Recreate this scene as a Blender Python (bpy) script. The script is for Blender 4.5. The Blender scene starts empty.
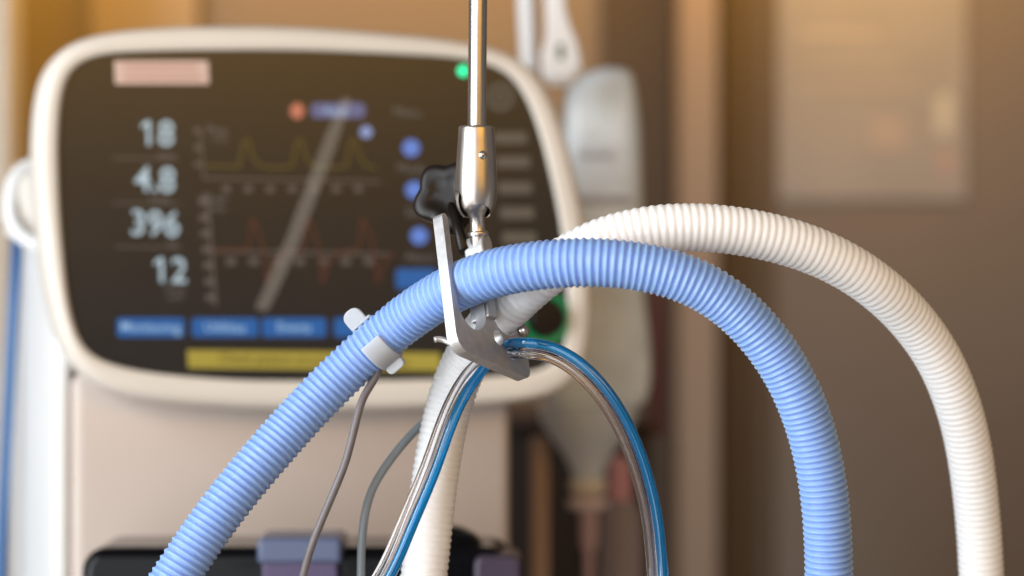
import bpy, bmesh, math, random
from mathutils import Vector as V, Matrix
random.seed(7)
PI = math.pi
sc = bpy.context.scene
COL = sc.collection
H = 1.25
K = 36.0/85.0/1024.0

def P(px, py, Y):
    return V(((px-512)*K*Y, Y, H+(288-py)*K*Y))

# ------------------------------------------------------------------ materials
def mat(name, col, rough=0.5, metal=0.0, trans=0.0, ior=1.45, sss=0.0, sssr=(1, 1, 1), sscale=0.004,
        coat=0.0, coatr=0.05, emit=None, es=0.0, var=0.0, vscale=60.0, bump=0.0, bscale=200.0, spec=0.5, stretch=None, coatior=1.5):
    m = bpy.data.materials.new(name)
    m.use_nodes = True
    nt = m.node_tree
    b = nt.nodes['Principled BSDF']
    I = b.inputs
    I['Base Color'].default_value = (*col, 1)
    I['Roughness'].default_value = rough
    I['Metallic'].default_value = metal
    I['Transmission Weight'].default_value = trans
    I['IOR'].default_value = ior
    I['Subsurface Weight'].default_value = sss
    I['Subsurface Radius'].default_value = sssr
    I['Subsurface Scale'].default_value = sscale
    I['Coat Weight'].default_value = coat
    I['Coat Roughness'].default_value = coatr
    I['Coat IOR'].default_value = coatior
    I['Specular IOR Level'].default_value = spec
    if emit:
        I['Emission Color'].default_value = (*emit, 1)
        I['Emission Strength'].default_value = es
    if var > 0 or bump > 0:
        tc = nt.nodes.new('ShaderNodeTexCoord')
        mp = nt.nodes.new('ShaderNodeMapping')
        if stretch:
            mp.inputs['Scale'].default_value = stretch
        nt.links.new(tc.outputs['Object'], mp.inputs['Vector'])
    if var > 0:
        n = nt.nodes.new('ShaderNodeTexNoise')
        n.inputs['Scale'].default_value = vscale
        n.inputs['Detail'].default_value = 5
        nt.links.new(mp.outputs[0], n.inputs['Vector'])
        r = nt.nodes.new('ShaderNodeMapRange')
        r.inputs['From Min'].default_value = 0.3
        r.inputs['From Max'].default_value = 0.7
        r.inputs['To Min'].default_value = 1-var
        r.inputs['To Max'].default_value = 1+var*0.4
        nt.links.new(n.outputs['Fac'], r.inputs['Value'])
        mx = nt.nodes.new('ShaderNodeVectorMath')
        mx.operation = 'SCALE'
        mx.inputs[0].default_value = col
        nt.links.new(r.outputs[0], mx.inputs['Scale'])
        nt.links.new(mx.outputs[0], I['Base Color'])
        r2 = nt.nodes.new('ShaderNodeMapRange')
        r2.inputs['To Min'].default_value = max(0.02, rough*(1-var))
        r2.inputs['To Max'].default_value = min(1, rough*(1+var))
        nt.links.new(n.outputs['Fac'], r2.inputs['Value'])
        nt.links.new(r2.outputs[0], I['Roughness'])
    if bump > 0:
        n2 = nt.nodes.new('ShaderNodeTexNoise')
        n2.inputs['Scale'].default_value = bscale
        n2.inputs['Detail'].default_value = 4
        nt.links.new(mp.outputs[0], n2.inputs['Vector'])
        bp = nt.nodes.new('ShaderNodeBump')
        bp.inputs['Strength'].default_value = bump
        bp.inputs['Distance'].default_value = 0.0005
        nt.links.new(n2.outputs['Fac'], bp.inputs['Height'])
        nt.links.new(bp.outputs[0], I['Normal'])
    return m

M = {}
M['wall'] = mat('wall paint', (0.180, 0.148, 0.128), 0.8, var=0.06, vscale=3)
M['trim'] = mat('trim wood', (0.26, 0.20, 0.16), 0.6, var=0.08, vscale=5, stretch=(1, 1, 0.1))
M['pale_trim'] = mat('pale curtain fabric', (0.75, 0.70, 0.62), 0.9, var=0.05, vscale=8)
M['darkwall'] = mat('dark wall band', (0.055, 0.040, 0.030), 0.7, var=0.06, vscale=3)
M['floor'] = mat('floor vinyl', (0.35, 0.28, 0.22), 0.45, var=0.1, vscale=4)
M['paper'] = mat('notice paper', (0.30, 0.28, 0.275), 0.75, var=0.12, vscale=7)
M['blue_hose'] = mat('blue corrugated plastic', (0.25, 0.40, 0.74), 0.40, sss=1.0, sssr=(0.6, 0.8, 1.1), sscale=0.007, coat=0.1, coatr=0.3, var=0.03, vscale=40)
M['white_hose'] = mat('white corrugated plastic', (0.92, 0.93, 0.94), 0.42, sss=0.85, sssr=(1.0, 1.0, 1.0), sscale=0.006, var=0.03, vscale=40)
M['steel'] = mat('brushed steel', (0.60, 0.56, 0.52), 0.27, metal=1.0, var=0.12, vscale=300, bump=0.12, bscale=500, stretch=(1, 1, 0.05))
M['steel_sleeve'] = mat('satin steel', (0.54, 0.495, 0.45), 0.35, metal=1.0, var=0.15, vscale=260, bump=0.12, bscale=400, stretch=(1, 1, 0.15))
M['alu'] = mat('cast aluminium', (0.56, 0.55, 0.55), 0.50, metal=0.75, var=0.14, vscale=220, bump=0.22, bscale=700)
M['knob'] = mat('black plastic', (0.010, 0.006, 0.004), 0.38, spec=0.35, var=0.1, vscale=200)
M['clip'] = mat('translucent clip plastic', (0.80, 0.87, 0.98), 0.35, trans=0.45, ior=1.35, sss=0.6, sssr=(1, 1, 1), sscale=0.003, bump=0.1, bscale=300)
M['cable_warm'] = mat('grey rubber cable', (0.16, 0.145, 0.15), 0.42, var=0.1, vscale=150)
M['cable_cool'] = mat('blue grey rubber tube', (0.21, 0.245, 0.27), 0.38, var=0.08, vscale=150)
M['clear'] = mat('clear vinyl', (0.99, 0.985, 1.0), 0.06, trans=1.0, ior=1.33)
M['blue_tube'] = mat('blue vinyl', (0.006, 0.27, 0.66), 0.08, trans=0.75, ior=1.45, coat=0.4, coatr=0.05)
M['bluecore'] = mat('inner bore', (0.02, 0.2, 0.42), 0.3)
M['shell'] = mat('cream plastic shell', (0.72, 0.665, 0.59), 0.42, var=0.04, vscale=12, bump=0.15, bscale=500)
M['cab'] = mat('beige enamel', (0.54, 0.46, 0.41), 0.5, var=0.05, vscale=7, bump=0.1, bscale=300)
M['side'] = mat('white enamel', (0.80, 0.80, 0.79), 0.4, var=0.03, vscale=10)
M['glass'] = mat('screen glass', (0.007, 0.007, 0.008), 0.29, spec=0.8, ior=1.52, coat=0.0, coatr=0.22, var=0.05, vscale=30)
def em(name, col, s):
    return mat(name, tuple(c*0.05+0.008 for c in col), 0.29, spec=0.8, ior=1.52, coat=0.0, coatr=0.22, emit=col, es=s)
M['num'] = em('lit digits', (0.62, 0.80, 0.90), 0.62)
M['dimtext'] = em('lit caption', (0.45, 0.42, 0.40), 0.22)
M['axis'] = em('lit axis', (0.55, 0.45, 0.40), 0.11)
M['wave_y'] = em('lit yellow trace', (0.60, 0.46, 0.06), 0.08)
M['wave_r'] = em('lit red trace', (0.55, 0.12, 0.07), 0.08)
M['btn'] = em('lit blue button', (0.0, 0.12, 0.42), 0.75)
M['btntext'] = em('lit button text', (0.40, 0.62, 0.85), 0.7)
M['yellow'] = em('lit yellow bar', (0.52, 0.40, 0.05), 0.66)
M['yellow_dk'] = em('dark yellow text', (0.10, 0.06, 0.01), 0.3)
M['reddot'] = em('lit red dot', (0.9, 0.28, 0.18), 0.5)
M['pill'] = em('lit lilac bar', (0.20, 0.24, 0.55), 0.4)
M['icon'] = em('lit blue icon', (0.12, 0.26, 0.78), 0.75)
M['icon_pale'] = em('lit pale icon', (0.35, 0.48, 0.9), 0.6)
M['grey_key'] = mat('printed grey key', (0.10, 0.088, 0.07), 0.5, emit=(0.4, 0.34, 0.27), es=0.03)
M['led'] = em('green lamp', (0.0, 0.85, 0.34), 2.2)
M['ringglow'] = em('green ring light', (0.0, 0.45, 0.13), 0.36)
M['sticker'] = mat('pale sticker', (0.62, 0.45, 0.38), 0.6)
M['sticker_ink'] = mat('red sticker ink', (0.45, 0.22, 0.17), 0.6)
M['black_gloss'] = mat('glossy black shell', (0.003, 0.003, 0.004), 0.12, spec=0.15)
M['violet'] = mat('violet tinted plastic', (0.09, 0.06, 0.14), 0.3, trans=0.2)
M['bluegrey'] = mat('blue grey plastic', (0.09, 0.11, 0.19), 0.3)
M['bag'] = mat('cloudy soft plastic', (0.82, 0.91, 1.0), 0.3, trans=0.0, sss=0.4, sssr=(1, 1, 1), sscale=0.01, var=0.18, vscale=22)
M['bagprint'] = mat('faded grey print', (0.45, 0.45, 0.50), 0.5)
M['white'] = mat('white moulded plastic', (0.86, 0.86, 0.86), 0.35)
M['slot'] = mat('green grey slot', (0.14, 0.18, 0.14), 0.6)
M['post'] = mat('beige post', (0.42, 0.31, 0.26), 0.5)
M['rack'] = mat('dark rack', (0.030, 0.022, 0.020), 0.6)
M['pink'] = mat('pink plastic', (0.62, 0.33, 0.40), 0.45)
M['lilac'] = mat('lilac grey plastic', (0.28, 0.24, 0.26), 0.5)
M['red'] = mat('dark red plastic', (0.12, 0.03, 0.03), 0.5)
M['cream'] = mat('cream plastic ring', (0.72, 0.66, 0.56), 0.5)
M['rail'] = mat('blue enamel rail', (0.03, 0.12, 0.30), 0.4)

# ------------------------------------------------------------------ helpers
def thing(name, label, cat, loc, group=None):
    o = bpy.data.objects.new(name, None)
    o.empty_display_size = 0.02
    COL.objects.link(o)
    o.location = loc
    o['label'] = label; o['category'] = cat
    if group: o['group'] = group
    return o

def wloc(o):
    l = V((0, 0, 0))
    while o is not None:
        l += o.location
        o = o.parent
    return l

def obj(name, verts, faces, m, parent=None, smooth=True, recalc=True, origin=None):
    if origin is None:
        origin = V((0, 0, 0))
        for v in verts: origin += V(v)
        origin /= max(1, len(verts))
        if parent is not None: origin = wloc(parent)
    base = wloc(parent) if parent else V((0, 0, 0))
    me = bpy.data.meshes.new(name)
    me.from_pydata([tuple(V(v)-origin) for v in verts], [], faces)
    if recalc:
        bm = bmesh.new(); bm.from_mesh(me)
        bmesh.ops.recalc_face_normals(bm, faces=bm.faces)
        bm.to_mesh(me); bm.free()
    me.materials.append(m)
    if smooth:
        me.shade_smooth()
    o = bpy.data.objects.new(name, me)
    COL.objects.link(o)
    if parent: o.parent = parent
    o.location = origin-base
    return o

def sharp(o, deg=35):
    me = o.data
    me.set_sharp_from_angle(angle=math.radians(deg))
    return o

def tag(o, label, cat, group=None):
    o['label'] = label; o['category'] = cat
    if group: o['group'] = group
    return o

def struct(o):
    o['kind'] = 'structure'
    return o

def bevel(o, w, seg=3, deg=30):
    md = o.modifiers.new('bevel', 'BEVEL')
    md.width = w; md.segments = seg; md.limit_method = 'ANGLE'; md.angle_limit = math.radians(deg)
    md.harden_normals = False
    return o

def box_geo(c, s, F=None):
    """c centre, s full sizes; F = optional 3 axes (x,y,z vectors)"""
    F = F or (V((1, 0, 0)), V((0, 1, 0)), V((0, 0, 1)))
    vs = []
    for dz in (-.5, .5):
        for dy in (-.5, .5):
            for dx in (-.5, .5):
                vs.append(V(c)+F[0]*dx*s[0]+F[1]*dy*s[1]+F[2]*dz*s[2])
    fs = [(0, 1, 3, 2), (4, 6, 7, 5), (0, 4, 5, 1), (2, 3, 7, 6), (0, 2, 6, 4), (1, 5, 7, 3)]
    return vs, fs

def catmull(pts, n=16):
    out = []
    L = len(pts)
    for i in range(L-1):
        p0 = pts[max(0, i-1)]; p1 = pts[i]; p2 = pts[i+1]; p3 = pts[min(L-1, i+2)]
        for j in range(n):
            t = j/n
            out.append(0.5*((2*p1)+(p2-p0)*t+(2*p0-5*p1+4*p2-p3)*t*t+(3*p1-p0-3*p2+p3)*t**3))
    out.append(pts[-1].copy())
    return out

def resample(pts, step):
    acc = [0.0]
    for a, b in zip(pts, pts[1:]): acc.append(acc[-1]+(b-a).length)
    n = max(2, int(round(acc[-1]/step)))
    out = []; k = 0
    for i in range(n+1):
        s = acc[-1]*i/n
        while k < len(acc)-2 and acc[k+1] < s: k += 1
        t = (s-acc[k])/max(1e-12, acc[k+1]-acc[k])
        out.append(pts[k].lerp(pts[k+1], t))
    return out, acc[-1]/n

def smoothp(pts, it):
    for _ in range(it):
        q = [p.copy() for p in pts]
        for i in range(1, len(pts)-1):
            q[i] = pts[i]*0.5+(pts[i-1]+pts[i+1])*0.25
        pts = q
    return pts

def path(spec, step, it=60):
    c = catmull([P(*s) for s in spec], 20)
    c, st = resample(c, 0.002)
    c = smoothp(c, it)
    c, st = resample(catmull(c, 4), step)
    return c, st

def frames(pts):
    T = []
    for i in range(len(pts)):
        a = pts[max(0, i-1)]; b = pts[min(len(pts)-1, i+1)]
        T.append((b-a).normalized())
    n = V((0, 1, 0))
    N = []
    for t in T:
        n = (n-t*n.dot(t)).normalized()
        N.append((n.copy(), t.cross(n)))
    return T, N

def tube_geo(pts, rad, ns=24, cap=True):
    T, N = frames(pts)
    vs = []; fs = []
    for i, p in enumerate(pts):
        r = rad(i) if callable(rad) else rad
        n, b = N[i]
        for k in range(ns):
            a = 2*PI*k/ns
            vs.append(p+n*(r*math.cos(a))+b*(r*math.sin(a)))
    for i in range(len(pts)-1):
        for k in range(ns):
            k2 = (k+1) % ns
            fs.append((i*ns+k, i*ns+k2, (i+1)*ns+k2, (i+1)*ns+k))
    if cap:
        fs.append(tuple(range(ns))[::-1])
        fs.append(tuple((len(pts)-1)*ns+k for k in range(ns)))
    return vs, fs

def lathe_geo(prof, axis_o, ax, ns=48, closed=False):
    """prof = [(r, h)], around axis ax from axis_o"""
    ax = ax.normalized()
    a = ax.orthogonal().normalized(); b = ax.cross(a)
    vs = []; fs = []
    for r, h in prof:
        r = max(r, 1e-5)
        for k in range(ns):
            t = 2*PI*k/ns
            vs.append(axis_o+ax*h+a*(r*math.cos(t))+b*(r*math.sin(t)))
    n = len(prof)
    for i in range(n if closed else n-1):
        j = (i+1) % n
        for k in range(ns):
            k2 = (k+1) % ns
            fs.append((i*ns+k, i*ns+k2, j*ns+k2, j*ns+k))
    if not closed:
        fs.append(tuple(range(ns))[::-1]); fs.append(tuple((n-1)*ns+k for k in range(ns)))
    return vs, fs

def arcpts(cx, cy, r, a0, a1, n):
    return [(cx+r*math.cos(a0+(a1-a0)*i/n), cy+r*math.sin(a0+(a1-a0)*i/n)) for i in range(n+1)]

def prism(name, outline, w0, w1, F, O, m, parent, holes=(), bev=0.0006, seg=3):
    """outline polygon (u,v) extruded between w0 and w1 along F[2]; holes cut through."""
    from mathutils.geometry import tessellate_polygon
    polys = [[V((u, v, 0)) for u, v in outline]]+[[V((u, v, 0)) for u, v in h] for h in holes]
    tris = tessellate_polygon(polys)
    flat = [q for p in polys for q in p]; nf = len(flat)
    bm = bmesh.new()
    va = [bm.verts.new((q.x, q.y, w0)) for q in flat]; vb = [bm.verts.new((q.x, q.y, w1)) for q in flat]
    for t_ in tris:
        bm.faces.new([va[i] for i in t_]); bm.faces.new([vb[i] for i in reversed(t_)])
    k0 = 0
    for p in polys:
        L = len(p)
        for i in range(L):
            j = (i+1) % L
            bm.faces.new((va[k0+i], va[k0+j], vb[k0+j], vb[k0+i]))
        k0 += L
    bmesh.ops.recalc_face_normals(bm, faces=bm.faces)
    me = bpy.data.meshes.new(name)
    mtx = Matrix(((F[0].x, F[1].x, F[2].x), (F[0].y, F[1].y, F[2].y), (F[0].z, F[1].z, F[2].z)))
    if mtx.determinant() < 0:
        bmesh.ops.reverse_faces(bm, faces=bm.faces)
    base = wloc(parent) if parent else V(O)
    for v in bm.verts: v.co = (mtx @ v.co)+O-base
    bm.to_mesh(me); bm.free()
    me.materials.append(m)
    me.shade_smooth()
    me.set_sharp_from_angle(angle=math.radians(40))
    o = bpy.data.objects.new(name, me); COL.objects.link(o)
    if parent: o.parent = parent
    else: o.location = base
    if bev: bevel(o, bev, seg, 40)
    return o

def bake(o):
    dg = bpy.context.evaluated_depsgraph_get(); dg.update()
    me = bpy.data.meshes.new_from_object(o.evaluated_get(dg))
    old = o.data; o.modifiers.clear(); o.data = me
    bpy.data.meshes.remove(old)

def extr(name, pxpts, Y, depth, m, parent, bev=0.004, seg=4):
    pts = [P(x, y, Y) for x, y in pxpts]; n = len(pts)
    vs = pts+[p+V((0, depth, 0)) for p in pts]
    fs = [tuple(range(n)), tuple(range(n, 2*n))]+[(i, (i+1) % n, n+(i+1) % n, n+i) for i in range(n)]
    o = obj(name, vs, fs, m, parent); sharp(o, 40)
    if bev: bevel(o, bev, seg, 40)
    return o
# ------------------------------------------------------------------ room behind (blurred)
WY = 3.25
def wbox(name, x0, x1, z0, z1, y0, y1, m, parent=None):
    v, f = box_geo(((x0+x1)/2, (y0+y1)/2, (z0+z1)/2), (x1-x0, y1-y0, z1-z0))
    return obj(name, v, f, m, parent, smooth=False)
def X(px, Y): return (px-512)*K*Y
struct(wbox('floor', -3.2, 3.2, -0.05, 0.0, -1.5, WY+0.2, M['floor']))
struct(wbox('wall_back', -3.2, 3.2, 0.002, 2.9, WY, WY+0.1, M['wall']))
# shallow panels in darker and lighter colours make the vertical bands
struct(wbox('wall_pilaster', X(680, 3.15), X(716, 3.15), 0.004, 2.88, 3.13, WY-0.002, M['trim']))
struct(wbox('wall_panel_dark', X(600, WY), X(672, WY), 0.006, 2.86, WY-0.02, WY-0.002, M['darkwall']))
struct(wbox('wall_panel_brown', X(722, WY), X(768, WY), 0.006, 2.86, WY-0.016, WY-0.002, M['trim'] if False else mat('umber wall band', (0.135, 0.109, 0.093), 0.75, var=0.05, vscale=3)))
struct(wbox('wall_panel_pale', X(95, WY), X(200, WY), 0.006, 2.86, WY-0.03, WY-0.002, mat('sand wall band', (0.25, 0.20, 0.15), 0.75, var=0.05, vscale=3)))
# pale curtain at far left
n = 60; vs = []; fs = []
for i in range(n+1):
    x = X(-190, 2.9)+(X(17, 2.9)-X(-190, 2.9))*i/n
    y = 2.9+0.018*math.sin(i*0.75)
    for z in (0.02, 2.7): vs.append(V((x, y, z)))
    for z in (0.02, 2.7): vs.append(V((x, y+0.004, z)))
for i in range(n):
    a = i*4; b = a+4
    fs += [(a, b, b+1, a+1), (a+2, a+3, b+3, b+2), (a, a+2, b+2, b), (a+1, b+1, b+3, a+3)]
fs += [(0, 1, 3, 2), (n*4, n*4+2, n*4+3, n*4+1)]
tag(obj('curtain', vs, fs, M['pale_trim']), 'pale curtain hanging at the far left edge behind the ventilator', 'curtain')
# notice on the wall
nt_ = thing('notice_sheet', 'large pale blurred notice sheet on the brown wall, upper right', 'notice', P(870, 100, WY-0.004))
wbox('paper', X(778, WY), X(966, WY), P(0, 200, WY).z, P(0, -60, WY).z, WY-0.0045, WY-0.003, M['paper'], nt_)
for (a, b, c, d, cc) in ((800, 850, 172, 178, (0.34, 0.30, 0.285)), (870, 905, 118, 150, (0.37, 0.31, 0.29)), (935, 955, 150, 176, (0.36, 0.28, 0.27)), (935, 952, 95, 135, (0.46, 0.44, 0.41)), (800, 900, 60, 66, (0.36, 0.32, 0.30)), (800, 920, 84, 90, (0.36, 0.32, 0.30)), (800, 880, 30, 40, (0.37, 0.33, 0.30))):
    wbox('printed_patch', X(a, WY), X(b, WY), P(0, d, WY).z, P(0, c, WY).z, WY-0.0052, WY-0.0046, mat('faded ink', cc, 0.8), nt_)

# ------------------------------------------------------------------ ventilator
YAW = math.radians(18); ROLL = math.radians(1.8)
U = V((math.cos(YAW)*math.cos(ROLL), math.sin(YAW)*math.cos(ROLL), -math.sin(ROLL)))
W = V((-math.sin(YAW), math.cos(YAW), 0))            # into the machine
W = (W-U*W.dot(U)).normalized()
Vv = W.cross(U); Vv = -Vv if Vv.z < 0 else Vv
O0 = P(305, 215, 1.65)
CAM = V((0, 0, H))
def pl(px, py, w=0.0):
    """pixel -> (u,v) on the monitor plane shifted by w along W"""
    d = P(px, py, 1.0)-CAM
    o = O0+W*w
    t = (o-CAM).dot(W)/d.dot(W)
    q = CAM+d*t-o
    return (q.dot(U), q.dot(Vv))
def pw(u, v, w): return O0+U*u+Vv*v+W*w

vent = thing('ventilator', 'cream breathing machine with a dark rounded screen showing 18, 4.8, 396 and 12', 'ventilator', V((O0.x, O0.y+0.15, 0.0)))

def closed_smooth(pts, N=160):
    p = [V((x, y, 0)) for x, y in pts]
    L = len(p); out = []
    for i in range(L):
        p0, p1, p2, p3 = p[i-1], p[i], p[(i+1) % L], p[(i+2) % L]
        for j in range(12):
            t = j/12
            out.append(0.5*((2*p1)+(p2-p0)*t+(2*p0-5*p1+4*p2-p3)*t*t+(3*p1-p0-3*p2+p3)*t**3))
    out.append(out[0].copy())
    # polar resample so both outlines correspond
    c = V((305, 215, 0)); res = []
    ang = [math.atan2(q.y-c.y, q.x-c.x) for q in out]
    for k in range(N):
        a = -PI+2*PI*k/N
        best = None
        for i in range(len(out)-1):
            a0, a1 = ang[i], ang[i+1]
            d = (a1-a0+PI) % (2*PI)-PI
            e = (a-a0+PI) % (2*PI)-PI
            if d > 0 and 0 <= e <= d:
                best = out[i].lerp(out[i+1], e/d); break
        if best is None: best = out[min(range(len(out)), key=lambda i: abs((ang[i]-a+PI) % (2*PI)-PI))]
        res.append((best.x, best.y))
    # light smoothing
    for _ in range(3):
        res = [((res[i-1][0]+2*res[i][0]+res[(i+1) % N][0])/4, (res[i-1][1]+2*res[i][1]+res[(i+1) % N][1])/4) for i in range(N)]
    return res

outer_px = [(37, 140), (40, 100), (49, 66), (72, 43), (118, 31), (200, 26), (300, 27), (400, 34), (470, 42), (518, 55), (545, 80), (563, 120), (577, 170), (588, 225), (594, 290), (592, 345), (580, 380), (552, 397), (500, 404), (400, 410), (300, 411), (200, 406), (130, 397), (90, 380), (66, 350), (50, 290), (41, 220), (37, 170)]
inner_px = [(59, 130), (63, 90), (72, 67), (98, 54), (150, 51), (200, 50), (300, 50), (400, 54), (469, 59), (508, 71), (526, 94), (540, 128), (553, 178), (563, 228), (569, 290), (568, 340), (560, 362), (540, 372), (450, 379), (300, 381), (220, 379), (140, 371), (95, 358), (80, 340), (69, 300), (62, 230), (59, 170)]
outer = [pl(x, y) for x, y in closed_smooth(outer_px)]
inner = [pl(x, y) for x, y in closed_smooth(inner_px)]
N = len(outer)
def scaled(lp, d):
    cx = sum(p[0] for p in lp)/N; cy = sum(p[1] for p in lp)/N
    r = []
    for x, y in lp:
        l = math.hypot(x-cx, y-cy)
        r.append((cx+(x-cx)*(l+d)/l, cy+(y-cy)*(l+d)/l))
    return r
loops = [(scaled(outer, -0.035), 0.072), (scaled(outer, -0.018), 0.066), (scaled(outer, -0.006), 0.055), (scaled(outer, 0.0004), 0.036), (scaled(outer, 0.0010), 0.014), (outer, 0.008), (scaled(outer, -0.0014), 0.0035), (scaled(outer, -0.004), 0.001), (scaled(outer, -0.007), 0.0),
         (scaled(inner, 0.0025), 0.0005), (scaled(inner, 0.0008), 0.0012), (inner, 0.0026), (inner, 0.006)]
vs = []; fs = []
for lp, w in loops:
    vs += [pw(u, v, w) for u, v in lp]
for i in range(len(loops)-1):
    for k in range(N):
        k2 = (k+1) % N
        fs.append((i*N+k, i*N+k2, (i+1)*N+k2, (i+1)*N+k))
fs.append(tuple(range(N)))
obj('monitor_housing', vs, fs, M['shell'], vent)
# screen glass
vs = [pw(u, v, 0.0035) for u, v in inner]+[pw(u, v, 0.0075) for u, v in inner]
fs = [tuple(range(N)), tuple(range(N, 2*N))]+[(k, (k+1) % N, N+(k+1) % N, N+k) for k in range(N)]
screen = obj('display_screen', vs, fs, M['glass'], vent, smooth=False)

# things shown on the display: thin sheets 0.3 mm proud of the glass
SW = 0.0035
def sheet(name, polys, m, lift=0.0003, parent=screen):
    vs = []; fs = []
    for poly in polys:
        b = len(vs); n = len(poly)
        q = [pl(x, y, SW) for x, y in poly]
        vs += [pw(u, v, SW-lift) for u, v in q]
        fs.append(tuple(range(b, b+n)))
    o = obj(name, vs, fs, m, parent, smooth=False, recalc=False)
    return o
def rect(x0, y0, x1, y1, sl=0.015):
    return [(x0, y0), (x1, y0+(x1-x0)*sl), (x1+(y1-y0)*0.05, y1+(x1-x0)*sl), (x0+(y1-y0)*0.05, y1)]
def rrect(x0, y0, x1, y1, r):
    o = []
    for cx, cy, a in ((x1-r, y1-r, 0), (x0+r, y1-r, PI/2), (x0+r, y0+r, PI), (x1-r, y0+r, 1.5*PI)):
        o += arcpts(cx, cy, r, a, a+PI/2, 5)
    return o
def disc(cx, cy, r, ry=None, n=28): return [(cx+r*math.cos(2*PI*k/n), cy+(ry or r)*math.sin(2*PI*k/n)) for k in range(n)]
def ringp(cx, cy, r0, r1, a0=0, a1=2*PI, n=40):
    return [[(cx+r1*math.cos(a0+(a1-a0)*i/n), cy+r1*math.sin(a0+(a1-a0)*i/n)), (cx+r1*math.cos(a0+(a1-a0)*(i+1)/n), cy+r1*math.sin(a0+(a1-a0)*(i+1)/n)),
             (cx+r0*math.cos(a0+(a1-a0)*(i+1)/n), cy+r0*math.sin(a0+(a1-a0)*(i+1)/n)), (cx+r0*math.cos(a0+(a1-a0)*i/n), cy+r0*math.sin(a0+(a1-a0)*i/n))] for i in range(n)]
def text(name, s, px, py, hpx, m, parent=screen, lift=0.0006, bold=0.0, sx=1.0, w=SW, extra=()):
    cu = bpy.data.curves.new('t', 'FONT')
    cu.body = s; cu.align_x = 'CENTER'; cu.size = 1.0; cu.offset = bold; cu.resolution_u = 3
    t = bpy.data.objects.new('t', cu); COL.objects.link(t)
    dg = bpy.context.evaluated_depsgraph_get(); dg.update()
    me = bpy.data.meshes.new_from_object(t.evaluated_get(dg))
    bpy.data.objects.remove(t); bpy.data.curves.remove(cu)
    c = pl(px, py, w); k = (pl(px, py-hpx/2, w)[1]-pl(px, py+hpx/2, w)[1])/0.70   # cap height about 0.7 of the size
    vs = [pw(c[0]+(v.co.x*sx-0.0)*k, c[1]+(v.co.y-0.35)*k, w-lift) for v in me.vertices]
    fs = [tuple(p.vertices) for p in me.polygons]
    bpy.data.meshes.remove(me)
    for poly in extra:
        b0 = len(vs); vs += [pw(*pl(x, y, w), w-lift) for x, y in poly]; fs.append(tuple(range(b0, b0+len(poly))))
    return obj(name, vs, fs, m, parent, smooth=False, recalc=False)

def one(x, y, h):
    return [[(x-1.6, y-h/2), (x+2.2, y-h/2), (x+2.8, y+h/2), (x-1.2, y+h/2)], [(x-1.6, y-h/2), (x-1.5, y-h/2+5.0), (x-7.0, y-h/2+8.0), (x-7.0, y-h/2+4.2)]]
for s, x, y, e in (('8', 166, 133, one(148, 133, 25)), ('4.8', 155, 179, ()), ('396', 155, 223, ()), ('2', 179, 270, one(161, 270, 25))):
    text('numeric_readout', s, x, y, 25, M['num'], bold=0.012, sx=0.95, extra=e)
for s, x, y, h in (('bpm', 167, 155, 7), ('l/min', 160, 199, 7), ('ml', 172, 243, 7), ('l/min', 175, 289, 7), ('cmH', 175, 297, 6)):
    text('readout_caption', s, x, y, h, M['dimtext'])
for g in (rect(112, 157, 178, 158.5), rect(112, 202, 180, 203.5), rect(115, 246, 182, 247.5)):
    sheet('divider_line', [g], M['axis'])
# graphs
sheet('graph_axis', [[(199, 128), (201, 128), (205, 180), (203, 180)], [(203, 177), (381, 181), (381, 183), (203, 179)]]+[rect(194, yy, 200, yy+5) for yy in (128, 145, 162)]+[rect(x, 186, x+8, 192) for x in range(222, 372, 22)], M['axis'])
sheet('graph_axis', [[(206, 196), (208.5, 196), (217, 306), (214.5, 306)], [(211, 250), (388, 253), (388, 255.5), (211, 252.5)]]+[rect(198+(yy-196)*0.08, yy, 206+(yy-196)*0.08, yy+7) for yy in (198, 214, 230, 246, 262, 278, 294)]+[rect(x, 258, x+9, 265) for x in range(226, 384, 23)], M['axis'])
text('graph_caption', 'Paw', 217, 130, 9, M['dimtext']); text('graph_caption', 'cmH', 219, 139, 6, M['dimtext'])
text('graph_caption', 'Flow', 214, 198, 9, M['dimtext']); text('graph_caption', 'l/min', 216, 208, 7, M['dimtext'])
def trace(name, pts, w, m):
    pol = []
    for (x0, y0), (x1, y1) in zip(pts, pts[1:]):
        dx, dy = x1-x0, y1-y0; l = math.hypot(dx, dy); nx, ny = -dy/l*w/2, dx/l*w/2
        pol.append([(x0+nx, y0+ny), (x1+nx, y1+ny), (x1-nx, y1-ny), (x0-nx, y0-ny)])
    return sheet(name, pol, m, lift=0.0008)
pts = [(206, 166)]
for x in (243, 296, 350):
    pts += [(x-4, 167), (x, 142), (x+5, 139), (x+9, 156), (x+16, 166), (x+26, 168)]
trace('pressure_trace', pts, 2.4, M['wave_y'])
pts = [(214, 250)]
for x in (250, 305, 360):
    pts += [(x-2, 250), (x+2, 218), (x+8, 230), (x+14, 250), (x+17, 284), (x+24, 262), (x+34, 252)]
trace('flow_trace', pts, 2.6, M['wave_r'])
sheet('alarm_mark', [disc(297, 111, 7, 8)], M['reddot'])
sheet('patient_bar', [rrect(311, 103, 365, 118, 5)], M['pill'])
text('patient_caption', 'Adult', 335, 111, 8, M['btntext'], lift=0.0009)
sheet('round_icon', [disc(366, 132, 6)], M['icon_pale'])
# right hand column
for x, y in ((411, 148), (414, 190), (419, 236)):
    sheet('round_icon', [disc(x, y, 8.5)], M['icon'])
for s, x, y in (('Menu', 407, 112), ('Mode', 411, 168), ('Save', 416, 212), ('Alarm', 420, 257)):
    text('icon_caption', s, x, y, 9, M['dimtext'])
sheet('wide_button', [rrect(396, 269, 436, 289, 3)], M['btn'])
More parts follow.
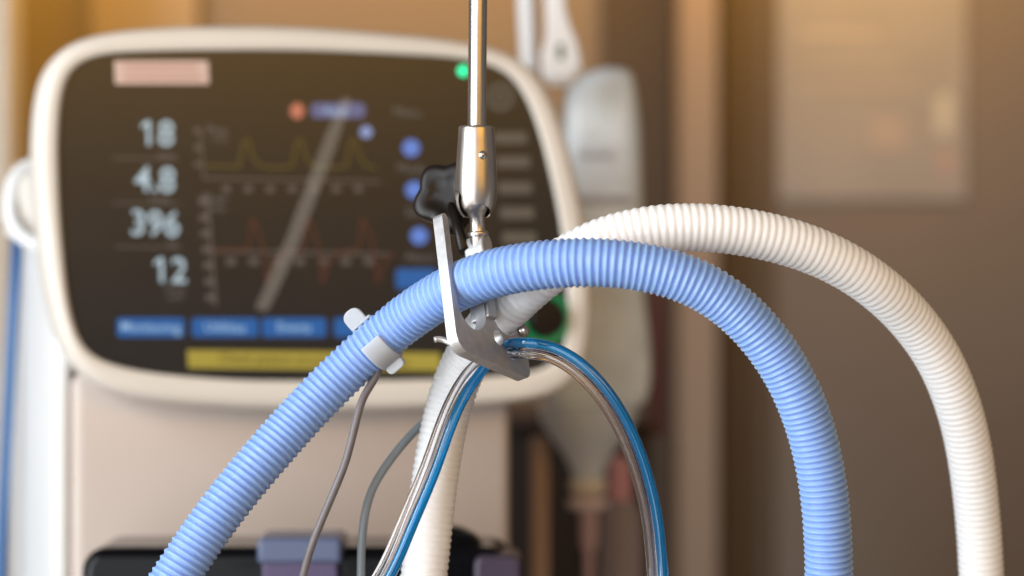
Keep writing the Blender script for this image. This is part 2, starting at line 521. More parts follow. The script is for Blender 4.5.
# keys printed on the right of the glass
sheet('ring_key', ringp(500, 97, 9, 14), M['grey_key'])
sheet('ring_key', [disc(500, 97, 5)], M['grey_key'])
for x, y in ((510, 138), (513, 162), (515, 188), (517, 213), (519, 238)):
    sheet('bar_key', [rrect(x-17, y-6, x+17, y+6, 3)], M['grey_key'])
# bottom buttons
for x0, x1, s in ((117, 184, 'Monitoring'), (192, 258, 'Utilities'), (262, 326, 'Events'), (334, 396, 'Alarms')):
    b = sheet('menu_button', [rrect(x0, 318, x1, 337, 3)], M['btn'])
    if s != 'Alarms':
        text('button_caption', s, (x0+x1)/2, 327, 9.5, M['btntext'], lift=0.0009, bold=0.008)
yb = sheet('message_bar', [[(187, 350), (440, 353), (441, 371), (188, 368)]], M['yellow'])
text('message_caption', 'Check patient circuit     pressure low', 315, 360, 9, M['yellow_dk'], lift=0.0009)
sheet('maker_sticker', [[(114, 61), (208, 61), (209, 84), (115, 84)]], M['sticker'])
sheet('sticker_print', [rect(124, 66, 196, 69, 0), rect(124, 76, 200, 79, 0)], M['sticker_ink'], lift=0.0007)
tp = mat('painted reflection streak', (0.75, 0.70, 0.62), 0.5)  # pale see-through sheet standing in for a diagonal reflection on the glass
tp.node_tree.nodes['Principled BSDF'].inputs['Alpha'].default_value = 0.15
sheet('painted_reflection', [[(342, 98), (351, 99), (334, 150), (315, 200), (294, 255), (269, 308), (262, 312), (255, 307), (261, 294), (285, 240), (306, 185), (325, 135)]], tp, lift=0.0015)
# lamp and rotary knob
lc = pl(463, 71, SW)
v, f = lathe_geo([(0.0034, 0.0), (0.0034, 0.001), (0.003, 0.0018), (0.0015, 0.0025), (0.0, 0.0027)], pw(lc[0], lc[1], SW), -W, 24)
obj('status_lamp', v, f, M['led'], vent)
kc = pl(545, 318, SW)
v, f = lathe_geo([(0.019, -0.0005), (0.019, 0.001), (0.0188, 0.0014), (0.0145, 0.0014), (0.0145, -0.0005)], pw(kc[0], kc[1], SW), -W, 48, closed=True)
rg = obj('knob_ring_light', v, f, M['ringglow'], vent)
v, f = lathe_geo([(0.013, 0.0002), (0.0128, 0.008), (0.0115, 0.010), (0.0, 0.0105)], pw(kc[0], kc[1], SW), -W, 40)
sharp(obj('control_knob', v, f, M['knob'], vent))

# cabinet below the monitor, side panel, handle
cw = 0.035                       # front face set behind the monitor face
a = pl(72, 470, cw); b = pl(512, 470, cw)
z0v = -O0.z+0.03
Wz = V((W.x, W.y, 0)).normalized(); Uz = V((math.cos(YAW), math.sin(YAW), 0))
fl = pw(a[0], a[1], cw); fr = pw(b[0], b[1], cw)
topz = P(0, 372, 1.68).z
width = (fr-fl).dot(Uz)
def fbox(name, o, w, d, z0, z1, m, parent, bev=0.006):
    c = V((o.x, o.y, (z0+z1)/2))+Uz*w/2+Wz*d/2
    v, f = box_geo(c, (w, d, z1-z0), (Uz, Wz, V((0, 0, 1))))
    q = obj(name, v, f, m, parent, smooth=True)
    bevel(q, bev, 4); return q
fbox('cabinet', fl, width, 0.24, 0.06, topz, M['cab'], vent, 0.008)
# white side cheek wrapping the left of the cabinet, up to the monitor
fbox('side_panel', fl-Uz*0.012+Wz*0.004, 0.0115, 0.26, 0.05, P(0, 238, 1.62).z, M['side'], vent, 0.004)
fbox('rear_column', fl+Uz*0.03+Wz*0.08, width-0.06, 0.12, topz-0.02, P(0, 110, 1.75).z, M['shell'], vent, 0.012)
fbox('base_plinth', fl-Uz*0.03-Wz*0.03, width+0.06, 0.33, 0.01, 0.058, M['rack'], vent, 0.01)
# handle loop standing out on the left
hp = [P(48, 172, 1.74), P(30, 166, 1.74), P(17, 176, 1.735), P(11, 196, 1.73), P(12, 220, 1.725), P(24, 238, 1.72), P(44, 246, 1.72)]
v, f = tube_geo(resample(catmull(hp, 10), 0.003)[0], 0.0052, 20)
hd = obj('handle', v, f, M['side'], vent)
extr('handle_web', [(48, 176), (30, 171), (20, 180), (16, 197), (17, 218), (26, 233), (44, 240)], 1.728, 0.006, M['shell'], hd, 0.001)
# blue rail beside the machine
rl = thing('side_rail', 'narrow blue upright rail at the left edge beside the white machine side', 'rail', V((X(6, 1.78), 1.78, 0.0)))
p0 = P(17, 235, 1.80); p1 = P(0, 576, 1.80); dd = (p1-p0)
v, f = tube_geo([p0+dd*t for t in (0, 0.3, 0.7, 1.0, 1.6)], 0.0042, 16)
obj('rail_tube', v, f, M['rail'], rl)
v, f = box_geo(p0+V((0, 0, 0.004)), (0.012, 0.02, 0.012))
bevel(obj('end_cap', v, f, M['side'], rl), 0.003)

# ------------------------------------------------------------------ black humidifier in front of the cabinet
hum = thing('humidifier', 'glossy black rounded device with a blue grey and violet chamber at the bottom edge', 'humidifier', V((X(280, 1.5), 1.52, 1.0)))
def slab(name, px0, px1, pytop, rpx, Y, depth, zdrop, m, bev=0.006):
    """front outline with rounded top corners in the Y plane, real depth"""
    k = K*Y; r = rpx*k
    x0, x1, zt = X(px0, Y), X(px1, Y), P(0, pytop, Y).z
    zb = zt-zdrop
    pts = [(x0, zb)]+[(x0+r+r*math.cos(PI-PI/2*i/8), zt-r+r*math.sin(PI-PI/2*i/8)) for i in range(9)]+[(x1-r+r*math.cos(PI/2-PI/2*i/8), zt-r+r*math.sin(PI/2-PI/2*i/8)) for i in range(9)]+[(x1, zb)]
    n = len(pts)
    vs = [V((x, Y, z)) for x, z in pts]+[V((x, Y+depth, z)) for x, z in pts]
    fs = [tuple(range(n)), tuple(range(n, 2*n))]+[(i, (i+1) % n, n+(i+1) % n, n+i) for i in range(n)]
    o = obj(name, vs, fs, m, hum); sharp(o, 40); bevel(o, bev, 4, 50)
    return o
slab('black_body', 80, 512, 548, 26, 1.50, 0.08, 0.2, M['black_gloss'], 0.008)
slab('chamber_collar', 257, 342, 538, 6, 1.485, 0.05, 0.016, M['bluegrey'], 0.003)
slab('water_chamber', 262, 338, 551, 3, 1.488, 0.045, 0.15, M['violet'], 0.003)
v, f = lathe_geo([(0.0, 0.0), (0.012, -0.0015), (0.021, -0.006), (0.027, -0.014), (0.029, -0.05)][::-1], P(443, 524, 1.53), V((0, 0, 1)), 40)
obj('dome_cap', v, f, M['black_gloss'], hum)
slab('violet_block', 474, 522, 556, 10, 1.49, 0.05, 0.12, mat('dark violet plastic', (0.05, 0.035, 0.06), 0.3), 0.003)

# ------------------------------------------------------------------ drip bag, hanger, rack (behind, blurred)
BY = 1.98
bag = thing('drip_bag', 'cloudy white soft bag with rounded corners hanging right of the screen', 'infusion bag', P(605, 230, BY))
# pillow shaped body
def pillow(name, pxpts, Y, th, m, parent):
    p = [V((x, y, 0)) for x, y in pxpts]; L = len(p); out = []
    for i in range(L):
        p0, p1, p2, p3 = p[i-1], p[i], p[(i+1) % L], p[(i+2) % L]
        for j in range(6):
            t = j/6
            out.append(0.5*((2*p1)+(p2-p0)*t+(2*p0-5*p1+4*p2-p3)*t*t+(3*p1-p0-3*p2+p3)*t**3))
    n = len(out); c = sum(out, V((0, 0, 0)))/n
    rings = [(1.0, 0.0), (0.975, 0.30), (0.92, 0.55), (0.82, 0.78), (0.6, 0.93), (0.3, 1.0)]
    vs = []; fs = []
    def add(sgn):
        base = len(vs)
        for s, h in rings:
            for q in out:
                e = c+(q-c)*s
                vs.append(P(e.x, e.y, Y)+V((0, sgn*h*th, 0)))
        for i in range(len(rings)-1):
            for k in range(n):
                fs.append((base+i*n+k, base+i*n+(k+1) % n, base+(i+1)*n+(k+1) % n, base+(i+1)*n+k))
        fs.append(tuple(base+(len(rings)-1)*n+k for k in range(n)))
    add(-1); add(1)
    o = obj(name, vs, fs, m, parent)
    bm = bmesh.new(); bm.from_mesh(o.data); bmesh.ops.remove_doubles(bm, verts=bm.verts, dist=1e-6); bmesh.ops.recalc_face_normals(bm, faces=bm.faces); bm.to_mesh(o.data); bm.free()
    return o
pillow('bag_body', [(566, 92), (580, 76), (605, 68), (626, 70), (634, 84), (640, 130), (642, 200), (643, 280), (650, 340), (650, 385), (638, 408), (600, 418), (566, 414), (548, 395), (546, 330), (552, 240), (558, 160)], BY, 0.022, M['bag'], bag)
extr('label_print', [(575, 196), (632, 196), (632, 204), (575, 204)], BY-0.0245, 0.004, M['bagprint'], bag, 0.001)
extr('label_print', [(578, 150), (612, 150), (612, 156), (578, 156)], BY-0.0245, 0.004, mat('pale print', (0.6, 0.62, 0.66), 0.5), bag, 0.001)
def lathepx(name, prof, cx, Y, m, parent, ns=36):
    """prof: (half width px, y px)"""
    v, f = lathe_geo([(r*K*Y, P(0, y, Y).z) for r, y in prof], V((X(cx, Y), Y, 0)), V((0, 0, 1)), ns)
    o = obj(name, v, f, m, parent); sharp(o, 50); return o
lathepx('outlet_funnel', [(50, 405), (48, 420), (38, 436), (24, 455), (17, 470), (15, 480)], 588, BY, mat('smoky funnel', (0.60, 0.68, 0.78), 0.35, sss=0.2, sssr=(1, 1, 1), sscale=0.01), bag)
lathepx('outlet_ring', [(15, 478), (18, 480), (18, 491), (15, 494)], 588, BY, M['cream'], bag)
lathepx('outlet_flange', [(10, 495), (20, 500), (20, 507), (10, 511)], 588, BY, mat('pale pink plastic', (0.66, 0.55, 0.56), 0.4), bag)
lathepx('outlet_stem', [(9, 510), (8.5, 545), (5, 552), (4, 640)], 589, BY, mat('dusty pink plastic', (0.48, 0.34, 0.36), 0.4), bag)
hang = thing('hanger_clip', 'white plastic hanging clip with a small slot above the drip bag', 'clip', P(560, 40, BY-0.08))
HY = BY-0.07
o = extr('clip_body', [(543, -40), (562, -40), (566, 8), (571, 26), (578, 42), (582, 62), (582, 76), (574, 85), (552, 86), (542, 76), (541, 55), (546, 36), (546, 20)], HY, 0.012, M['white'], hang, 0.003)
extr('clip_slot', [(557, 44), (564, 44), (564, 60), (558, 60)], HY-0.0015, 0.003, M['slot'], hang, 0.0006)
extr('clip_jaw', [(546, 66), (577, 66), (574, 80), (550, 80)], HY-0.004, 0.02, M['white'], hang, 0.002)
strap = thing('white_tube', 'straight pale tube rising behind the top right of the screen frame', 'tube', P(528, 30, BY))
v, f = tube_geo([P(526, -60, BY-0.03), P(526.5, 0, BY-0.03), P(529, 60, BY-0.03), P(531, 120, BY-0.03)], 9*K*BY, 24)
obj('tube_wall', v, f, M['white'], strap)
# post
po = thing('stand_post', 'beige upright post behind the cabinet below the drip bag', 'post', V((X(540, 2.0), 2.0, 0.02)))
v, f = lathe_geo([(0.0078, 0.03), (0.0078, P(0, 438, 2.0).z-0.004), (0.006, P(0, 436, 2.0).z)], V((X(540, 2.0), 2.0, 0)), V((0, 0, 1)), 28)
obj('post_tube', v, f, M['post'], po)
v, f = lathe_geo([(0.12, 0.002), (0.12, 0.018), (0.02, 0.03), (0.0085, 0.034)], V((X(540, 2.0), 2.0, 0)), V((0, 0, 1)), 36)
obj('post_foot', v, f, M['rack'], po)
# dark rack
rk = thing('equipment_rack', 'dark equipment rack behind the drip bag outlet', 'rack', V((X(590, 2.3), 2.35, 0.02)))
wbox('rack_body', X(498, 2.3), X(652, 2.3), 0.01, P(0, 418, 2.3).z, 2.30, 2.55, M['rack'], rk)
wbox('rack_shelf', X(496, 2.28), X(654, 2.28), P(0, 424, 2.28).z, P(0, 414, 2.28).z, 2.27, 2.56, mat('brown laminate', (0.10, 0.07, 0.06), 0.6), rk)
# pink bottle and lilac jar, red strip
pk = thing('pink_bottle', 'pink capped bottle over a lilac grey body beside the outlet', 'bottle', P(620, 520, 2.12))
lathepx('bottle_cap', [(4, 455), (10, 460), (12, 470), (12, 500)], 620, 2.12, M['pink'], pk)
lathepx('bottle_body', [(13, 500), (20, 512), (22, 530), (22, 760)], 622, 2.12, M['lilac'], pk)
rd = obj('red_strip', *box_geo(P(657, 330, 2.3), (0.012, 0.01, 0.20)), M['red']); bevel(rd, 0.002)
tag(rd, 'dark red vertical strip just right of the drip bag', 'strip')

# ------------------------------------------------------------------ corrugated hoses
def hose(name, spec, R, amp, pitch, m, ns=72, per=12, it=60, ex=0.75):
    c, _ = path(spec, 0.0004, it)
    acc = 0; out = []; ph = 0.0
    # walk with variable pitch
    L = [0.0]
    for a, b in zip(c, c[1:]): L.append(L[-1]+(b-a).length)
    tot = L[-1]; s = 0.0; pts = []; phs = []; k = 0; rng = random.Random(5); pj = 1.0
    while s < tot:
        while k < len(L)-2 and L[k+1] < s: k += 1
        t = (s-L[k])/max(1e-12, L[k+1]-L[k])
        pts.append(c[k].lerp(c[k+1], t)); phs.append(ph)
        if ph-math.floor(ph) < 0.5/per: pj = 1+rng.uniform(-0.07, 0.07)
        s += pitch(s/tot)*pj/per; ph = round(ph*per+1)/per
    random.seed(3)
    jit = [1+random.uniform(-0.05, 0.05) for _ in range(int(ph)+3)]
    def rad(i):
        q = phs[i] % 1.0
        h = (0.5-0.5*math.cos(2*PI*q))**ex
        return R-amp+amp*h*jit[int(phs[i])]
    v, f = tube_geo(pts, rad, ns)
    return obj(name, v, f, m)
blue_spec = [(110, 690, 1.20), (140, 636, 1.205), (176, 576, 1.212), (229, 500, 1.222), (299, 418, 1.235), (345, 371, 1.24), (391, 330, 1.237), (423, 306, 1.228), (452, 289, 1.216), (480, 277, 1.204), (515, 268, 1.193), (560, 263, 1.185), (600, 262, 1.182), (640, 266, 1.182), (672, 273, 1.182), (700, 284, 1.184), (730, 303, 1.187), (757, 329, 1.190), (781, 361, 1.194), (801, 400, 1.198), (815, 443, 1.204), (824, 490, 1.208), (828, 535, 1.212), (829, 576, 1.216), (829, 640, 1.222), (827, 720, 1.23)]
bh = hose('breathing_hose', blue_spec, 0.01228, 0.00095, lambda t: 0.0035 if t < 0.22 else 0.0035+(t-0.22)*0.0045 if t < 0.30 else (0.00386-(t-0.30)*0.0010 if t < 0.55 else max(0.0031, 0.00361-(t-0.55)*0.004)), M['blue_hose'], ex=1.25)
tag(bh, 'blue corrugated breathing hose arching in front through the metal holder', 'hose')
white_spec = [(404, 720, 1.262), (414, 650, 1.262), (424, 576, 1.262), (432, 501, 1.264), (440, 446, 1.268), (450, 400, 1.272), (463, 364, 1.270), (482, 336, 1.256), (504, 310, 1.240), (527, 288, 1.230), (552, 268, 1.224), (583, 249, 1.220), (620, 235, 1.219), (660, 228, 1.219), (700, 227, 1.221), (740, 231, 1.225), (790, 242, 1.232), (838, 261, 1.242), (878, 287, 1.254), (912, 320, 1.272), (940, 360, 1.286), (960, 410, 1.300), (971, 460, 1.313), (978, 520, 1.324), (981.5, 576, 1.33), (984, 650, 1.34), (985, 720, 1.345)]
wh = hose('breathing_hose', white_spec, 0.01235, 0.00062, lambda t: 0.0036 if t < 0.3 else 0.0039 if t < 0.7 else 0.0036, M['white_hose'])
tag(wh, 'white corrugated breathing hose arching behind the blue one to the right', 'hose')

# ------------------------------------------------------------------ hose clip on the blue hose
c, _ = path(blue_spec, 0.001)
tgt = P(377, 343, 1.24)
ci = min(range(len(c)), key=lambda i: (c[i]-tgt).length)
T, NN = frames(c)
t = T[ci]; cc = c[ci]
up = V((0, -1, 0)); up = (up-t*up.dot(t)).normalized()      # towards the camera
sd = t.cross(up).normalized()                               # across the hose
if sd.z < 0: sd = -sd                                       # up-left of the hose
clip = thing('hose_clip', 'translucent white plastic clip clasping the blue hose, grey cable below', 'clip', cc)
def clip_band(a0, a1, r0, r1, hw, n=28):
    prof = []; vs = []; fs = []
    for i in range(n+1):
        a = a0+(a1-a0)*i/n
        d = up*math.cos(a)+sd*math.sin(a)
        for (r, s) in ((r0, -hw), (r1, -hw), (r1, hw), (r0, hw)):
            vs.append(cc+d*r+t*s)
    for i in range(n):
        for k in range(4):
            fs.append((i*4+k, i*4+(k+1) % 4, (i+1)*4+(k+1) % 4, (i+1)*4+k))
    fs += [(0, 1, 2, 3), (n*4, n*4+3, n*4+2, n*4+1)]
    return vs, fs
# angle 0 = camera side, -90deg = lower edge, +90deg = upper edge
v, f = clip_band(math.radians(10), math.radians(-262), 0.01235, 0.0139, 0.0060, 44)
q = obj('band', v, f, M['clip'], clip); sharp(q, 50); bevel(q, 0.0005, 3, 40)
# tongue at the lower edge
def rtab(name, ctr, ax1, ax2, ax3, l, w, th):
    pts = []
    r = min(l, w)*0.42
    for cx, cy, a in ((l/2-r, w/2-r, 0), (-l/2+r, w/2-r, PI/2), (-l/2+r, -w/2+r, PI), (l/2-r, -w/2+r, 1.5*PI)):
        pts += arcpts(cx, cy, r, a, a+PI/2, 6)
    n = len(pts)
    vs = [ctr+ax1*x+ax2*y-ax3*th/2 for x, y in pts]+[ctr+ax1*x+ax2*y+ax3*th/2 for x, y in pts]
    fs = [tuple(range(n)), tuple(range(n, 2*n))]+[(i, (i+1) % n, n+(i+1) % n, n+i) for i in range(n)]
    o = obj(name, vs, fs, M['clip'], clip); sharp(o, 50); bevel(o, 0.0005, 3, 40); return o
rtab('tab', cc+sd*0.0155-up*0.004-t*0.0015, sd, t, (up).normalized(), 0.013, 0.0105, 0.0022)
rtab('cable_grip', cc-sd*0.0150+up*0.001, sd, t, up, 0.006, 0.0100, 0.006)

# ------------------------------------------------------------------ cables
c1, _ = path([(380, 366, 1.238), (376, 378, 1.238), (367, 390, 1.236), (361, 402, 1.232), (357, 418, 1.23), (352, 438, 1.228), (347, 458, 1.228), (340, 477, 1.228), (326, 510, 1.228), (311, 547, 1.23), (303, 576, 1.232), (292, 620, 1.235), (286, 690, 1.24)], 0.0015, 12)
v, f = tube_geo(c1, 0.00205, 18)
tag(obj('sensor_cable', v, f, M['cable_warm']), 'thin dark grey cable hanging down from the translucent hose clip', 'cable')
c2, _ = path([(452, 404, 1.29), (434, 414, 1.285), (418, 427.5, 1.28), (401, 446, 1.275), (385, 467, 1.27), (372, 489, 1.265), (364.5, 516, 1.26), (361.5, 547, 1.26), (361, 576, 1.26), (361, 640, 1.26), (363, 690, 1.26)], 0.0015, 12)
v, f = tube_geo(c2, 0.0022, 18)
tag(obj('sensor_cable', v, f, M['cable_cool']), 'blue grey cable curving out from behind the white hose', 'cable')

# ------------------------------------------------------------------ twin sensing line (clear + blue bonded tubes)
tw_spec = [(330, 700, 1.232), (352, 630, 1.228), (387, 571, 1.225), (409, 520, 1.226), (430, 470, 1.229), (443, 433, 1.233), (455, 403, 1.237), (469, 379, 1.241), (485, 361, 1.246), (499, 351, 1.244), (514, 348, 1.216), (531, 348, 1.208), (549, 351, 1.210), (568, 360, 1.206), (588, 376, 1.204), (608, 400, 1.204), (624, 427, 1.205), (637, 458, 1.206), (646, 488, 1.207), (653, 521, 1.208), (658, 576, 1.21), (660, 640, 1.21), (660, 700, 1.21)]
ct, _ = path(tw_spec, 0.0012, 14)
T, _n = frames(ct)
px = [512+p.x/(K*p.y) for p in ct]
line = thing('pressure_line', 'bonded blue and clear thin tubes looping under the metal holder', 'tube', ct[len(ct)//2])
# side vector: screen-right of travel on the left run, rotating through depth to the outside of the arc
offs = []
for i, p in enumerate(ct):
    s = T[i].cross(V((0, 1, 0))).normalized()      # lies in the picture plane
    if s.length < 0.1: s = V((1, 0, 0))
    s = (s-T[i]*s.dot(T[i])).normalized()
    b = T[i].cross(s).normalized()
    # s points to the right of travel?  make it so: travelling up (+z), right is +x
    if T[i].cross(V((0, 1, 0))).dot(V((T[i].z, 0, -T[i].x))) < 0: s = -s
    w = min(1, max(0, (px[i]-462)/(522-462))) if i < len(ct) else 1
    a = PI*(w*w*(3-2*w))
    offs.append(s*math.cos(a)+b*math.sin(a)*(1 if b.y < 0 else -1))
def offset_tube(sign, r, d):
    return [p+o_*sign*d for p, o_ in zip(ct, offs)]
R1 = 0.0027
v, f = tube_geo(offset_tube(1, R1, R1*0.98), R1, 24)
bt = obj('blue_tube', v, f, M['blue_tube'], line)
v, f = tube_geo(offset_tube(-1, R1, R1*1.0), R1*1.02, 24)
cl = obj('clear_tube', v, f, M['clear'], line)
# bore of the clear tube
v, f = tube_geo(offset_tube(-1, R1, R1*1.0), R1*0.42, 16)
bore = obj('clear_bore', v, f, M['clear'], cl)
bore.data.flip_normals()

# ------------------------------------------------------------------ hose holder arm
arm = thing('hose_support_arm', 'polished steel rod with ball joint, black star knob and forked hose holder', 'support arm', P(478, 240, 1.238))
AY = 1.238
ax0 = P(478.5, -90, AY); ax1_ = P(476.8, 133, AY)
adir = (ax0-ax1_).normalized()
Ls = (ax0-ax1_).length
kk = K*AY
v, f = lathe_geo([(9.3*kk, 0.0), (9.3*kk, Ls*0.3), (9.3*kk, Ls*0.7), (9.3*kk, Ls)], ax1_, adir, 64)
sharp(obj('rod', v, f, M['steel'], arm))
# sleeve: hollow, slightly flared, domed bottom with mouth and side slot
S0 = P(476.5, 126, AY)          # top
S1 = P(476.0, 214, AY)
sd_ = (S0-S1).normalized(); SL = (S0-S1).length
def hpx(y): return (214-y)*kk
outp = [(9.6, 126.2), (16.6, 126.2), (17.6, 127.2), (18.0, 129), (18.6, 140), (19.8, 158), (20.8, 175), (21.3, 186), (21.2, 193), (20.6, 199), (19.4, 205), (17.4, 210.5), (14.6, 215), (12.2, 217.5)]
inp = [(11.4, 216.5), (13.4, 214), (16.0, 209), (17.6, 203), (17.9, 199), (17.2, 193), (17.0, 186), (16, 175), (12, 165), (9.6, 160)]
prof = [(r*kk, hpx(y)) for r, y in outp+inp]
v, f = lathe_geo(prof, S1, sd_, 96, closed=True)
sl = obj('sleeve', v, f, M['steel_sleeve'], arm)
# slot cutter: capsule prism pushed through the lower left front
o3 = V((S1.x, S1.y, 0))
for (cdv, hwp, yt, sq) in (((-0.90, -0.44, 0), 7.6, 200, 1.25), ((0.12, -1.0, 0), 13.5, 213, 0.62)):
    cd = V(cdv).normalized(); cr = V((0, 0, 1)).cross(cd).normalized()
    hw = hwp*kk; zc = P(0, yt, AY).z
    cp = [(-hw, P(0, 236, AY).z), (hw, P(0, 236, AY).z)]+[(hw*math.cos(a_), zc+hw*math.sin(a_)*sq) for a_ in [PI*i/18 for i in range(19)]]
    nC = len(cp)
    vs = [o3+cr*x+V((0, 0, z))+cd*0.001 for x, z in cp]+[o3+cr*x+V((0, 0, z))+cd*0.04 for x, z in cp]
    fs = [tuple(range(nC)), tuple(range(nC, 2*nC))]+[(i, (i+1) % nC, nC+(i+1) % nC, nC+i) for i in range(nC)]
    cutter = obj('cutter', vs, fs, M['steel'], smooth=False)
    md = sl.modifiers.new('b', 'BOOLEAN'); md.operation = 'DIFFERENCE'; md.solver = 'EXACT'; md.object = cutter
    bake(sl)
    bpy.data.objects.remove(cutter)
sl.data.shade_smooth(); sl.data.set_sharp_from_angle(angle=math.radians(38)); bevel(sl, 0.00035, 2, 40)
# rivet
rp = P(483.3, 156, AY)
ang = math.asin(min(1, (483.3-476.3)*kk/(19.6*kk)))
rn = V((math.sin(ang), -math.cos(ang), 0))
v, f = lathe_geo([(0.0019, -0.001), (0.0023, 0.0), (0.0022, 0.0005), (0.0015, 0.0012), (0.0, 0.0016)], V((S1.x, S1.y, rp.z))+rn*(19.6*kk), rn, 24)
obj('rivet', v, f, M['steel'], sl)
# ball stud
bc = P(476, 201, AY)
bp_ = [(0.1*kk, -16*kk)]+[(15.0*kk*math.sin(PI*i/16), -15.0*kk*math.cos(PI*i/16)) for i in range(1, 14)]
dn = (P(478, 236, AY+0.001)-bc).normalized()
prof = [(15.0*kk*math.sin(PI*i/18), -15.0*kk*math.cos(PI*i/18)) for i in range(1, 15)]
prof += [(8.2*kk, 15.6*kk), (7.4*kk, 17.0*kk), (7.4*kk, 28*kk), (8.0*kk, 30*kk), (10.2*kk, 31*kk), (10.6*kk, 32.5*kk), (10.2*kk, 34.5*kk), (8.2*kk, 35.2*kk), (8.2*kk, 46*kk)]
v, f = lathe_geo(prof, bc, dn, 48)
sharp(obj('ball_stud', v, f, M['steel_sleeve'], arm), 45)

# forked plate
u = V((0.62, 0.85, -0.30)).normalized()
vv = V((-0.10, 0.0, 1.0)); vv = V((-0.13, (0.62*0.13+0.30)/0.85, 1.0)).normalized()
nn = u.cross(vv).normalized()
F = (u, vv, nn)
O = P(447, 352, 1.186)
mm = 0.001
def outl():
    p = []
    p += [(x*mm, y*mm) for x, y in arcpts(9, 9, 9, PI, 1.5*PI, 8)]           # bottom left corner
    p += [(x*mm, y*mm) for x, y in arcpts(59, 5, 5, 1.5*PI, 2*PI, 6)]        # bottom right
    p += [(x*mm, y*mm) for x, y in arcpts(61.2, 66, 2.8, 0, PI, 6)]          # right prong tip
    p += [(x*mm, y*mm) for x, y in arcpts(46.5, 32, 12.0, 0, -PI, 14)]       # right slot bottom
    p += [(34.5*mm, 46*mm), (28.5*mm, 46*mm)]
    p += [(x*mm, y*mm) for x, y in arcpts(16.8, 26.5, 11.8, 0, -PI, 14)]       # left slot bottom
    p += [(x*mm, y*mm) for x, y in arcpts(2.5, 72, 2.5, 0, PI, 6)]           # left prong tip
    return p
hole = [(x*mm, y*mm) for x, y in arcpts(38.0, 16.5, 4.2, 0, 2*PI-2*PI/20, 19)]
hole2 = [(x*mm, y*mm) for x, y in arcpts(49.2, 12.2, 5.2, 0, 2*PI-2*PI/24, 23)]
prism('fork_plate', outl(), 0.8*mm, 6.6*mm, F, O, M['alu'], arm, holes=(hole, hole2), bev=0.0012)
# centre stem block, deeper than the plate
so = [(29.0*mm, 25*mm), (36.0*mm, 25*mm), (38.5*mm, 58*mm), (40.5*mm, 65*mm), (40.5*mm, 70*mm), (38.5*mm, 73.5*mm), (33.5*mm, 73.5*mm), (31.5*mm, 70*mm), (31.0*mm, 65*mm), (31.5*mm, 58*mm)]
prism('clamp_stem', so, -3.2*mm, 8.6*mm, F, O, M['alu'], arm, bev=0.0009)
# small bolts that show through the slots
def atp(a_, b_, c_): return O+u*(a_*mm)+vv*(b_*mm)+nn*(c_*mm)
v, f = lathe_geo([(0.0032, 0), (0.0032, 0.002), (0.0026, 0.003), (0.001, 0.0036), (0, 0.0037)], atp(23.5, 38, 3), (-u-vv*0.2+nn*0.5).normalized(), 24)
sharp(obj('bolt', v, f, M['steel'], arm))
v, f = lathe_geo([(0.0030, 0), (0.0030, 0.002), (0.0024, 0.003), (0.001, 0.0036), (0, 0.0037)], atp(60.5, 26, 7.2), nn, 24)
sharp(obj('bolt', v, f, M['steel'], arm))
# curled lip left of the plate
lp = [atp(3, 5, 1), atp(1.5, 7.5, -2), atp(0, 8.3, -4), atp(-1.5, 8, -5.5)]
v, f = tube_geo(resample(catmull(lp, 8), 0.0008)[0], 0.0015, 14)
obj('wire_lip', v, f, M['alu'], arm)
# star knob
kcn = P(450, 197, 1.268)
ka = V((-0.28, -0.93, 0.22)).normalized()
kx = V((1, 0, 0)); kx = (kx-ka*kx.dot(ka)).normalized(); kz = ka.cross(kx); kz = -kz if kz.z < 0 else kz
def star(scale, n=100, dr=0.0):
    r_ = []
    for i in range(n):
        a_ = 2*PI*i/n
        q = 0.5+0.5*math.cos(5*(a_-math.radians(200)))
        rr = (16.2+3.8*(q**0.8))*mm*scale+dr
        r_.append((rr*math.cos(a_), rr*math.sin(a_)))
    return r_
prof = [(0.80, -6.0), (0.93, -5.6), (0.99, -4.4), (1.0, -3), (1.0, 3.5), (0.98, 5.0), (0.92, 6.0), (0.80, 6.6), (0.55, 6.4), (0.50, 5.6), (0.2, 5.4)]
vs = []; fs = []; n = 100
for s_, h_ in prof:
    for (x, z) in star(s_, n): vs.append(kcn+kx*x+kz*z+ka*(h_*mm))
for i in range(len(prof)-1):
    for k in range(n): fs.append((i*n+k, i*n+(k+1) % n, (i+1)*n+(k+1) % n, (i+1)*n+k))
fs += [tuple(range(n)), tuple((len(prof)-1)*n+k for k in range(n))]
kb = obj('star_knob', vs, fs, M['knob'], arm)
# screw from knob towards the stem
e0 = kcn; e1 = atp(31, 66, -3)
v, f = tube_geo([e0, e0.lerp(e1, 0.5), e1], 0.0028, 18)
obj('knob_screw', v, f, M['knob'], arm)

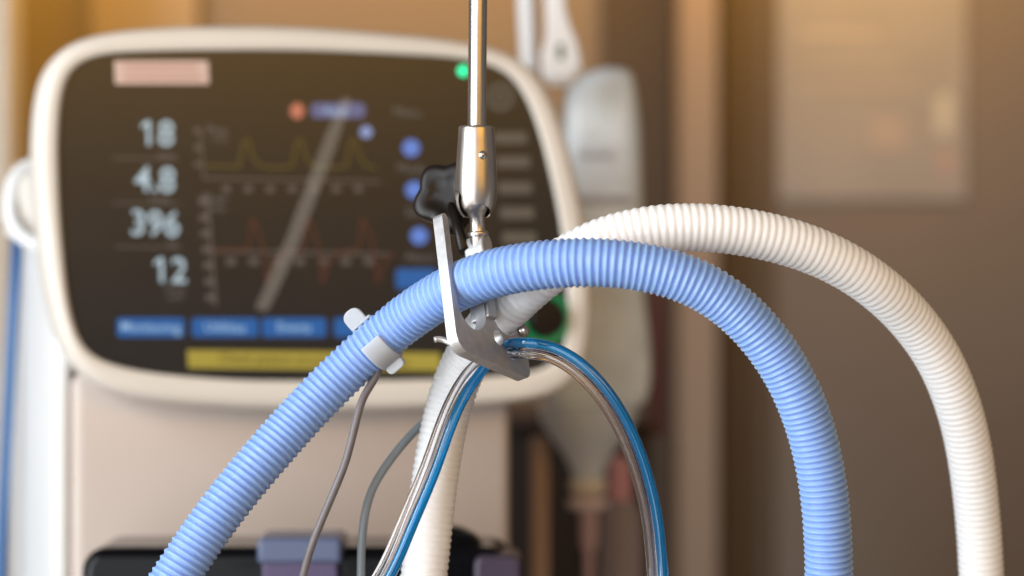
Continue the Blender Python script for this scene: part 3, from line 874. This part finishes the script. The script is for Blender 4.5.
# ------------------------------------------------------------------ camera
cam = bpy.data.cameras.new('camera'); co = bpy.data.objects.new('camera', cam); COL.objects.link(co)
co.location = (0, 0, H); co.rotation_euler = (math.radians(90), 0, 0)
cam.lens = 85; cam.sensor_width = 36; cam.clip_start = 0.05; cam.clip_end = 60
cam.dof.use_dof = True; cam.dof.focus_distance = 1.212; cam.dof.aperture_fstop = 4.0; cam.dof.aperture_blades = 0
sc.camera = co

# ------------------------------------------------------------------ light
w = bpy.data.worlds.new('World'); sc.world = w; w.use_nodes = True
bg = w.node_tree.nodes['Background']
bg.inputs[0].default_value = (0.45, 0.43, 0.42, 1); bg.inputs[1].default_value = 0.38

def area(name, loc, tgt, sx, sy, energy, col, spread=PI):
    l = bpy.data.lights.new(name, 'AREA'); l.shape = 'RECTANGLE'; l.size = sx; l.size_y = sy
    l.energy = energy; l.color = col; l.spread = spread
    o = bpy.data.objects.new(name, l); COL.objects.link(o)
    o.location = loc
    o.rotation_euler = (V(tgt)-V(loc)).to_track_quat('-Z', 'Y').to_euler()
    return o
area('window_light', (-1.75, 0.25, 1.50), (0.0, 1.35, 1.20), 0.55, 2.0, 52, (0.88, 0.945, 1.0))
area('front_fill', (-1.1, -0.9, 1.45), (0.1, 1.3, 1.2), 2.0, 2.4, 48, (0.93, 0.965, 1.0))
area('added_wall_glow', (-0.75, 2.93, 1.93), (-0.75, 3.25, 1.70), 3.0, 0.12, 19, (1.0, 0.50, 0.04))  # added out of view to tint the upper wall with a warm haze
# added unseen warm light behind the camera, veils the top of the screen
def mirror(p):
    d = (p-pw(0, 0, SW)).dot(W); return p-W*(2*d)
vt = P(150, -235, 4.2); mp = mirror(vt)
area('added_screen_veil_light', mp, pw(0, 0, 0), 1.8, 0.9, 17, (1.0, 0.50, 0.04))
sc.view_settings.view_transform = 'Standard'; sc.view_settings.look = 'None'
sc.view_settings.exposure = 0; sc.view_settings.gamma = 1
sc.render.engine = 'CYCLES'
sc.cycles.use_denoising = True
sc.cycles.max_bounces = 10; sc.cycles.transparent_max_bounces = 8; sc.cycles.transmission_bounces = 10
sc.cycles.caustics_refractive = False; sc.cycles.caustics_reflective = False
sc.cycles.sample_clamp_indirect = 4
